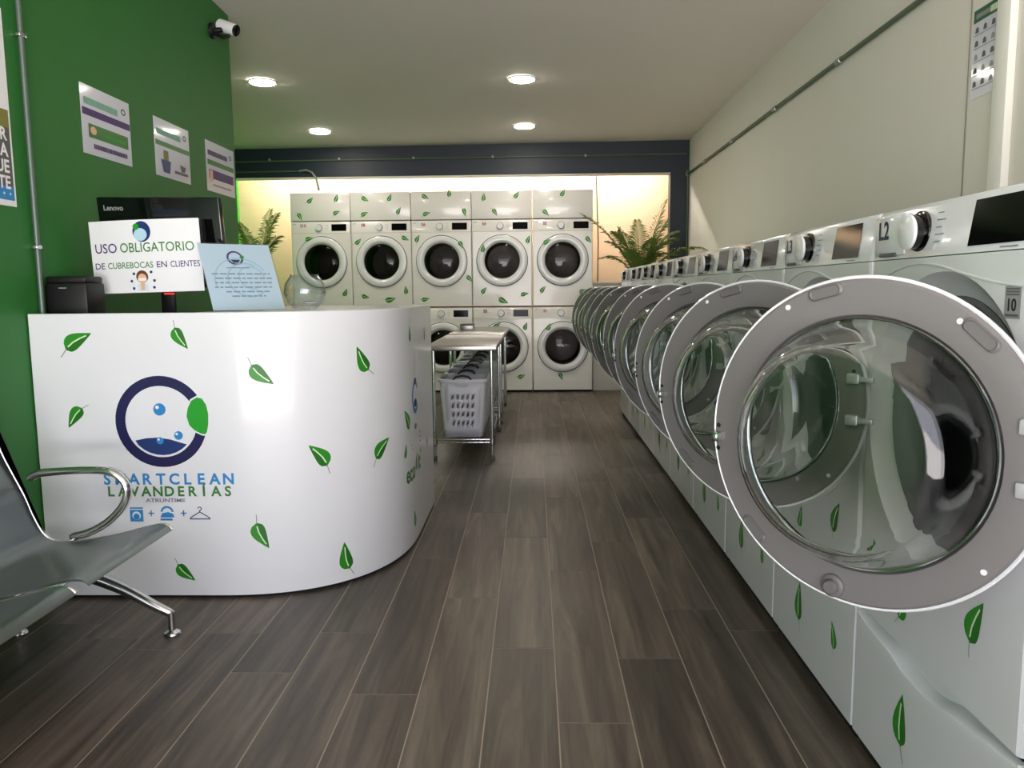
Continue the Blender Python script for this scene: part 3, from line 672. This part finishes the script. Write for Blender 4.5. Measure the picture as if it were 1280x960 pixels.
# ---------------------------------------------------------------- left wall: notices, poster, pipe, camera
def wfn(y0, z0): return lambda u, v, lay=1: (XL + .001 + .0006 * lay, y0 + u, z0 + v)
def para(b, u0, u1, v, h, m, fn, rr, lay=2):
    u = u0
    while u < u1 - .004: w = rr.uniform(.012, .03); rect(b, u, min(u + w, u1), v, v + h, m, fn, lay); u += w + .005
for k, (ya_, yb_) in enumerate(((3.446, 3.862), (4.107, 4.52), (4.75, 5.19))):
    lab = ['laminated notice with a purple band and green picture, nearest on the green wall', 'laminated notice with a green band and small basket picture on the green wall', 'laminated notice with green and purple bands at the end of the green wall'][k]
    t = thing('wall_notice', lab, 'notice', ((XL), (ya_ + yb_) / 2, 1.953), 0, 'laminated notices on the green wall')
    w, h = (yb_ - ya_), .294; f = lambda u, v, lay=1, w=w, h=h: (.0012 + .0006 * lay, u * w - w / 2, v * h - h / 2); rr = random.Random(k)
    b = MB().box(.0003, .0016, -w / 2, w / 2, -h / 2, h / 2, m_paper2); m_mint = bpy.data.materials.get('print_mint') or mat('print_mint', '6fae98', .4)
    ring(b, .86, .82, .03, .05, m_lnavy, f, 2); para(b, .06, .74, .72, .1, m_mint if k < 2 else m_lnavy, f, rr)
    if k == 0:
        rect(b, .02, .99, .56, .665, m_purple, f, 2); rect(b, .12, .93, .25, .45, m_leafd, f, 2); dot(b, .21, .36, .06, m_skin, f, 3); para(b, .4, .88, .31, .05, m_lgreen, f, rr, 3); para(b, .2, .9, .1, .07, m_purple, f, rr)
    elif k == 1:
        rect(b, .02, .99, .53, .615, m_tgreen, f, 2); poly2(b, [(.14, .3), (.42, .3), (.38, .08), (.2, .08)], m_lblue2, f, 2); rect(b, .22, .36, .3, .47, m_olive, f, 2); poly2(b, [(.68, .3), (.86, .28), (.82, .18), (.72, .18)], m_slate, f, 2); para(b, .52, .92, .12, .05, m_slate, f, rr)
    else:
        rect(b, .04, .98, .53, .63, m_leafd, f, 2); rect(b, .08, .95, .26, .44, m_purple, f, 2); rect(b, .1, .2, .2, .42, m_skin, f, 3); para(b, .2, .85, .12, .04, m_lgrey, f, rr)
    b.build('sheet', t)
t = thing('wall_poster', 'large poster with bold white lettering at the left edge of the green wall', 'poster', (XL, 2.62, 1.88))
w, h = .69, .71; f = lambda u, v, lay=1: (.002 + .0007 * lay, (u - .5) * w, (v - .5) * h)
b = MB().box(.0003, .0022, -w / 2, w / 2, -h / 2, h / 2, m_paper)
rect(b, .0, .985, .08, .48, m_slate, f, 1); rect(b, 0, .985, .4, .49, m_olive, f, 2); rect(b, 0, .985, .03, .1, m_lblue, f, 2)
for k, st in enumerate(('R', 'TA', 'UE', 'NTE')): put_text(b, st, .96, .335 - k * .082, .066, m_paper, f, 3, 'r')
for k in range(5): dot(b, .55 + .08 * k, .65 + .05 * math.sin(k * 2), .035, m_bluep, f, 2)
for k in range(5): dot(b, .75 + .05 * k, .062, .007, m_bluep, f, 3)
b.build('sheet', t)
t = thing('conduit_pipe', 'grey vertical conduit on the green wall behind the counter end', 'pipe', (XL + .014, 3.05, 1.082))
MB().tube([(0, 0, 0), (0, 0, 1.86)], .0105, m_pipel, 12).build('tube', t)
for z in (.3, 1.085): MB().box(-.014, .012, -.022, .022, z - .008, z + .008, m_chrome, .004).build('clamp', t)
t = thing('security_camera', 'white and black bullet security camera high on the green wall end', 'camera', (XL, 4.93, 2.765))
MB().lathe([(.0, 0), (.045, 0), (.045, .018), (.03, .028), (.0, .028)], m_blackm, lambda r, a, x: (x + .0005, r * math.cos(a), r * math.sin(a)), 28).build('mount_plate', t)
MB().tube([(.02, 0, 0), (.06, 0, .005), (.085, 0, .015)], .016, m_blackm, 12).build('bracket', t)
d = Vector((.85, -.3, -.36)).normalized(); q = d.to_track_quat('Z', 'Y').to_matrix().to_4x4(); q.translation = (.04, .03, .045)
g = lambda r, a, z: tuple(q @ Vector((r * math.cos(a), r * math.sin(a), z)))
MB().lathe([(.0, 0), (.03, 0), (.036, .008), (.036, .13), (.034, .134)], m_trim, g, 28).lathe([(.034, .134), (.03, .12)], m_blackm, g, 28).build('housing', t)
MB().lathe([(.03, .12), (.012, .118), (.0, .124)], m_black, g, 28).build('lens', t)
MB().tube([(.03, -.01, -.02), (.08, -.02, -.045), (.12, -.02, -.035)], .012, m_blackm, 8).build('cable_box', t)

# ---------------------------------------------------------------- right wall: conduit, safety poster
t = thing('conduit_pipe', 'long grey conduit running along the top of the right wall', 'pipe', (XR - .016, 0, 2.48))
MB().tube([(0, YF + .02, 0), (0, YP - .02, 0)], .0135, m_pipeg, 12).build('tube', t)
for y in (.6, 2.1, 3.6, 4.75, 5.95, 7.2, 8.3): MB().lathe([(.0136, -.035), (.019, -.033), (.019, .033), (.0136, .035)], m_pipe, lambda r, a, s, y=y: (r * math.cos(a), y + s, r * math.sin(a)), 12).build('coupling', t)
t = thing('conduit_pipe', 'dark green vertical conduit in the corner beside the navy post', 'pipe', (XR - .018, YP - .018, 0))
MB().tube([(0, 0, 0), (0, 0, 2.48)], .0135, m_pipeg, 12).build('tube', t)
MB().box(-.03, .016, -.03, .016, 2.45, 2.52, m_pipeg, .005).build('junction_box', t)
t = thing('conduit_pipe', 'thin dark conduit running along the navy beam above the dryers', 'pipe', (0, YP - .013, 2.68))
MB().tube([(XB + .02, 0, -.005), (XR - .03, 0, .02)], .0095, m_pipeg, 10).build('tube', t)
for x in (-3.0, -2.2, -1.35, -.45, .6): MB().box(x - .012, x + .012, -.014, .012, .004, .03, m_pipe, .004).build('clamp', t)
t = thing('conduit_pipe', 'pale flexible hose curving down from the beam behind the leftmost dryer', 'pipe', (-2.5, 9.165, 2.4))
MB().tube([(-.16, .02, .165), (-.08, .0, .175), (-.01, .0, .15), (.03, .005, .09), (.045, .03, .0), (.05, .05, -.045)], .013, m_pipe, 10).build('hose', t)
t = thing('conduit_pipe', 'short dark conduit low on the left half of the navy beam', 'pipe', (0, YP - .013, 2.56)); MB().tube([(XB + .02, 0, 0), (-2.66, 0, .005)], .0085, m_pipeg, 10).build('tube', t)
t = thing('safety_poster', 'tall safety poster with a dark green header high on the right wall', 'poster', (XR, 3.24, 2.115), 0)
w, h = .235, .345; f = lambda u, v, lay=1: (-.002 - .0007 * lay, w / 2 - u * w, (v - .5) * h)
b = MB().box(-.0022, -.0003, -w / 2, w / 2, -h / 2, h / 2, m_paper2); rect(b, .0, 1, .85, .99, mat('print_dark_green', '0e5a32', .4), f, 1); para(b, .08, .5, .89, .05, m_label, f, random.Random(2)); para(b, .5, .95, .88, .07, m_vein, f, random.Random(8))
rr = random.Random(9)
for r_ in range(5):
    for c_ in range(4):
        u, v = .12 + .24 * c_, .76 - .15 * r_; poly2(b, [(u - .05, v - .03), (u + .06, v - .03), (u + .05, v + .02), (u + .0, v + .04), (u - .04, v + .02)], m_slate if rr.random() < .5 else m_label, f, 2)
    para(b, .05, .95, .7 - .15 * r_, .012, m_lgrey, f, rr)
b.build('sheet', t)

# ---------------------------------------------------------------- ceiling lights and tubes
for (x, y), lab in zip(((-2.2, 6.65), (-.08, 6.62), (-2.2, 8.4), (-.08, 8.3)), ('front left', 'front right', 'rear left', 'rear right')):
    t = thing('ceiling_downlight', 'round lit ceiling downlight, %s' % (lab + ' of the four'), 'ceiling light', (x, y, zceil(x, y)), 0, 'round ceiling downlights')
    vf2 = lambda r, a, z: (r * math.cos(a), r * math.sin(a), z)
    MB().lathe([(.116, -.0005), (.115, -.008), (.106, -.012), (.1, -.010), (.098, -.002)], m_trim, vf2, 40).build('rim', t)
    MB().lathe([(.1, -.008), (.098, -.013), (.09, -.017), (.05, -.019), (.0, -.019)], m_emit, vf2, 40).build('diffuser', t)
for k, x in enumerate((-2.9, -1.6, -.3, 1.0)):
    t = thing('fluorescent_light', 'fluorescent strip light hidden behind the navy beam, %s' % ['far left', 'centre left', 'centre right', 'far right above the palm'][k], 'strip light', (x, 9.85, 2.835), 0, 'strip lights behind the beam')
    MB().box(-.6, .6, -.05, .05, -.04, 0, m_trim, .006).build('batten', t); MB().tube([(-.57, 0, -.058), (.57, 0, -.058)], .016, m_tube, 12).build('tube', t)
t = thing('cable', 'thin dark cable hanging down the rear wall right of the dryers', 'cable', (.83, YB - .006, 0)); MB().tube([(0, 0, 1.0), (.01, 0, 1.8), (-.02, 0, 2.7)], .006, m_blackm, 6).build('wire', t)

# ---------------------------------------------------------------- steel tables and baskets
def make_table(y0, y1, lab):
    x0, x1 = -.748, -.25; t = thing('steel_table', lab, 'table', ((x0 + x1) / 2, (y0 + y1) / 2, 0), 0, 'steel work tables'); hx, hy = (x1 - x0) / 2, (y1 - y0) / 2
    MB().box(-hx, hx, -hy, hy, .785, .822, m_steel, .008, 3).build('tabletop', t)
    sf = MB()
    for z in (.15, .128): sf.tube([(-hx + .06, -hy + .09, z), (hx - .06, -hy + .09, z), (hx - .06, hy - .09, z), (-hx + .06, hy - .09, z)], .004, m_chrome, 6, closed=True)
    n = 18
    for sy in (-hy + .09, hy - .09): sf.tube([(-hx + .06 + (2 * hx - .12) * k / n, sy, .15 if k % 2 else .128) for k in range(n + 1)], .003, m_chrome, 6)
    for k in range(25): x = -hx + .06 + (2 * hx - .12) * k / 24; sf.tube([(x, -hy + .09, .153), (x, hy - .09, .153)], .0022, m_chrome, 5)
    sf.build('wire_shelf', t)
    for sx in (-1, 1):
        for sy in (-1, 1):
            x, y = sx * (hx - .045), sy * (hy - .095)
            lg_ = MB().tube([(x, y, .03), (x, y, .787)], .0135, m_chrome, 14); lg_.lathe([(.015, .11), (.019, .115), (.019, .16), (.015, .165)], m_steel, lambda r, a, z, x=x, y=y: (x + r * math.cos(a), y + r * math.sin(a), z), 14)
            L_ = lg_.build('leg', t); MB().lathe([(.012, .035), (.016, .03), (.017, .004), (.012, 0), (0, 0)], m_gask, lambda r, a, z, x=x, y=y: (x + r * math.cos(a), y + r * math.sin(a), z), 12).build('foot', L_)
make_table(5.41, 6.76, 'stainless steel table nearest the counter, white baskets on its wire shelf')
make_table(6.92, 8.22, 'second stainless steel table, behind the first and before the dryers')
def rrect(hx, hy, r, z, n=6):
    P = []
    for cx_, cy_, a0 in ((hx - r, hy - r, 0), (-hx + r, hy - r, PI / 2), (-hx + r, -hy + r, PI), (hx - r, -hy + r, 1.5 * PI)):
        for k in range(n + 1): a = a0 + PI / 2 * k / n; P.append((cx_ + r * math.cos(a), cy_ + r * math.sin(a), z))
    return P
def make_basket(parent):
    b = MB(); H = .40; bx, by, tx, ty = .14, .155, .166, .178
    def side(s, axis):                                               # one perforated wall between the rounded corners
        nu, nv = 7, 6; us = [-.8 + 1.6 * k / nu for k in range(nu + 1)]; vs = [.0, .16, .32, .48, .64, .8, 1.0]
        def P(u, v):
            z = .006 + (H - .006) * v; hx = bx + (tx - bx) * v; hy = by + (ty - by) * v
            return (u * hx, s * hy, z) if axis == 'x' else (s * hx, u * hy, z)
        for i in range(nu):
            for j in range(nv):
                a, c, d, e = us[i], us[i + 1], vs[j], vs[j + 1]
                if 0 < i < nu - 1 and 0 < j < nv - 1:
                    m = [((a + c) / 2 + dx * (c - a) * .5, (d + e) / 2 + dy * (e - d) * .5) for dx, dy in ((-.5, -.62), (.05, -.45), (.5, -.05), (.55, .5), (.5, .62), (-.05, .45), (-.5, .05), (-.55, -.5))]
                    o = [(a, d), ((a + c) / 2, d), (c, d), (c, (d + e) / 2), (c, e), ((a + c) / 2, e), (a, e), (a, (d + e) / 2)]
                    b.loft([[P(*q) for q in m], [P(*q) for q in o]], m_basket)
                else: b.poly([P(a, d), P(c, d), P(c, e), P(a, e)], m_basket)
    for s in (1, -1): side(s, 'x'); side(s, 'y')
    for sx in (1, -1):                                               # rounded corners
        for sy in (1, -1):
            R_ = []
            for v in (0, .16, .5, 1.0):
                z = .006 + (H - .006) * v; hx = bx + (tx - bx) * v; hy = by + (ty - by) * v; row = []
                for k in range(7):
                    a = PI / 2 * k / 6; row.append((sx * (hx * .8 + hx * .2 * math.cos(a)), sy * (hy * .8 + hy * .2 * math.sin(a)), z))
                R_.append(row)
            b.loft(R_, m_basket, closed=False)
    b.poly(rrect(bx, by, .03, .006), m_basket)
    o = b.build('tub', parent, merge=True); md = o.modifiers.new('thickness', 'SOLIDIFY'); md.thickness = .003
    r = MB(); r.loft([rrect(tx, ty, .04, .395), rrect(tx + .012, ty + .012, .045, .398), rrect(tx + .013, ty + .013, .046, .415), rrect(tx + .004, ty + .004, .042, .422), rrect(tx - .006, ty - .006, .04, .415), rrect(tx - .003, ty - .003, .04, .396)], m_basket); r.build('rim', parent)
    for s in (1, -1):
        h = MB(); h.tube([(-.062, s * (ty + .004), .415), (-.045, s * (ty + .006), .436), (0, s * (ty + .007), .444), (.045, s * (ty + .006), .436), (.062, s * (ty + .004), .415)], .011, m_bhand, 8, flat=.7)
        h.loft([[(x, s * (ty + .0145), z) for x, z in ((-.06, .40), (.06, .40))], [(x, s * (ty + .022), z) for x, z in ((-.05, .39), (.05, .39))], [(x, s * (ty + .012), z) for x, z in ((-.035, .368), (.035, .368))]], m_basket, closed=False); h.build('handle', parent)
proto = None
for k, y in enumerate((5.74, 6.16, 6.58, 7.24, 7.65, 7.97)):
    y = (5.72, 6.135, 6.55, 7.13, 7.545, 7.96)[k]
    t = thing('laundry_basket', 'white laundry basket with oval holes, %s under the steel tables' % ['frontmost', 'second from the front', 'third from the front', 'third from the back', 'second from the back', 'rearmost'][k], 'laundry basket', (-.505, y, .157), 0, 'laundry baskets under the tables')
    if proto is None: make_basket(t); proto = t
    else:
        for ch in list(proto.children): share(ch, t)
t = thing('small_box', 'small grey metal box on the far steel table', 'box', (-.63, 7.55, .822)); MB().box(-.065, .065, -.09, .09, 0, .05, m_steel, .006).build('body', t); MB().box(-.066, .066, -.091, .091, .05, .058, m_gask, .003).build('lid', t)

# ---------------------------------------------------------------- palms
def make_palm(loc, lab, fronds, pot_h, stem_top):
    t = thing('potted_palm', lab, 'plant', loc, 0, None)
    vf3 = lambda r, a, z: (r * math.cos(a), r * math.sin(a), z)
    MB().lathe([(.0, 0), (.13, 0), (.14, .01), (.185, pot_h - .03), (.2, pot_h - .03), (.2, pot_h), (.18, pot_h), (.175, pot_h - .04)], m_pot, vf3, 32).build('pot', t)
    MB().lathe([(.176, pot_h - .045), (.08, pot_h - .035), (0, pot_h - .03)], m_soil, vf3, 24).build('soil', t)
    rr = random.Random(int(abs(loc[0]) * 100)); st = MB()
    for k in range(5): a = k * 1.3; st.tube([(.03 * math.cos(a), .03 * math.sin(a), pot_h - .04), (.03 * math.cos(a) * .8, .03 * math.sin(a) * .8, stem_top * .6), (.025 * math.cos(a), .025 * math.sin(a), stem_top)], [.018, .015, .01], m_bark, 8)
    st.build('stems', t)
    for (tx, ty, tz, arch, ll) in fronds:                            # tip, arch, leaflet length
        p0 = Vector((0, 0, stem_top - .05)); p2 = Vector((tx, ty, tz)); p1 = (p0 * .55 + p2 * .45) + Vector((0, 0, arch))
        f = MB(); n = 32; pts = [p0 * (1 - s) ** 2 + p1 * 2 * s * (1 - s) + p2 * s * s for s in [k / n for k in range(n + 1)]]
        f.tube(pts, [.008 * (1 - .8 * k / n) for k in range(n + 1)], m_bark, 6)
        for k in range(5, n + 1):
            tg = (pts[k] - pts[k - 1]).normalized(); sd = tg.cross(Vector((0, 0, 1)))
            sd = sd.normalized() if sd.length > .05 else Vector((1, 0, 0)); upv = sd.cross(tg)
            L = ll * (math.sin(PI * min(1, (k - 3) / (n - 2)) ** .7) * .85 + .2) * rr.uniform(1.0, 1.35)
            for s in (1, -1):
                dr = (sd * s * .75 + tg * .75 + upv * rr.uniform(.0, .3)).normalized(); w = tg * .0075 + upv * .003
                a = pts[k]; q1 = a + dr * L * .5; q2 = a + dr * L + Vector((0, 0, -L * .28))
                f.add([a - w * .5, a + w * .5, q1 + w, q1 - w, q2], [[0, 1, 2, 3], [3, 2, 4]], m_frond)
        f.build('frond', t, recalc=False)
make_palm((1.14, 8.55, 0), 'potted palm beyond the washers in front of the bright opening', [(-.62, -.05, 1.98, .22, .16), (.28, .1, 2.12, .12, .17), (.56, -.55, 1.58, .28, .16), (-.42, -.1, 1.52, .2, .14), (.4, .1, 1.8, .25, .17), (-.3, -.25, 1.78, .22, .17), (.25, -.2, 1.9, .15, .17), (.3, -.35, 1.7, .25, .17), (-.05, -.1, 1.9, .1, .16), (-.2, .2, 1.85, .1, .15), (.1, -.2, 1.7, .1, .16), (-.35, .1, 1.7, .2, .14), (.2, -.35, 1.55, .2, .14), (-.15, -.3, 1.6, .12, .14)], .5, 1.3)
make_palm((-3.33, 9.6, 0), 'potted palm left of the dryers beside the lime green wall', [(.3, -.1, 2.12, .25, .16), (-.3, 0, 2.1, .2, .16), (.35, -.2, 1.85, .2, .16), (-.1, -.3, 2.0, .15, .16), (.1, .25, 2.2, .1, .16), (.05, -.4, 1.75, .2, .15), (-.25, .3, 1.9, .2, .15)], .5, 1.45)

# ---------------------------------------------------------------- waiting bench
t = thing('waiting_bench', 'chrome and silver steel waiting-room bench at the left in front of the counter', 'bench', (-1.55, 1.75, 0))
prof = [(-1.862, .84), (-1.853, .76), (-1.83, .671), (-1.795, .59), (-1.761, .515), (-1.738, .45), (-1.712, .393), (-1.685, .362), (-1.648, .348), (-1.6, .348), (-1.543, .354), (-1.435, .375), (-1.34, .4), (-1.292, .409), (-1.265, .407), (-1.251, .396)]
pr = curve(prof, 3); bw = .52
for k in range(3):
    y1 = 2.615 - k * (bw + .06); y0 = y1 - bw
    s = MB(); lo = [(x + .004, z - .006) for x, z in pr]
    s.loft([[(x + 1.55, y - 1.75, z) for x, z in pr + lo[::-1]] for y in (y0, y0 + .1, y1 - .1, y1)], m_seat, True, True, True)
    s.tube([(x + 1.55, y1 + .004 - 1.75, z - .004) for x, z in pr], .0075, m_chrome, 8)
    s.build('seat', t, 50)
MB().box(-.09, -.03, 2.66 - 1.75 - .04, .95 - 1.75, .235, .285, m_chrome, .006).build('beam', t)
arm = curve([(-1.755, .565), (-1.72, .583), (-1.67, .59), (-1.56, .597), (-1.475, .593), (-1.435, .575), (-1.412, .545), (-1.41, .51), (-1.432, .463), (-1.49, .408), (-1.56, .372), (-1.62, .358)], 3)
legp = curve([(-1.68, .245), (-1.6, .232), (-1.53, .205), (-1.44, .165), (-1.35, .112), (-1.295, .085), (-1.283, .078)], 3)
back = [(-1.62, .25), (-1.7, .2), (-1.8, .1), (-1.835, .07)]
for y in (2.64, .92):
    A = MB().tube([(x + 1.55, y - 1.75, z) for x, z in arm], [.012] + [.019] * (len(arm) - 2) + [.012], m_chrome, 12, flat=.75, axis=(0, 0, 1)); A.build('armrest', t)
    L_ = MB().tube([(x + 1.55, y - 1.75, z) for x, z in legp], [.026] * 6 + [.024 - .001 * k for k in range(len(legp) - 6)], m_chrome, 12)
    L_.tube([(x + 1.55, y - 1.75, z) for x, z in curve(back, 3)], .02, m_chrome, 12).tube([(-.05, y - 1.75, .26), (-.07, y - 1.75, .35)], .02, m_chrome, 10); lo = L_.build('leg', t)
    for x in (-1.283, -1.835): MB().tube([(x + 1.55, y - 1.75, .01), (x + 1.55, y - 1.75, .085)], .0125, m_chrome, 12).lathe([(.012, .02), (.027, .012), (.03, .006), (.028, 0), (0, 0)], m_chrome, lambda r, a, z, x=x, y=y: (x + 1.55 + r * math.cos(a), y - 1.75 + r * math.sin(a), z), 24).build('glide_foot', lo)
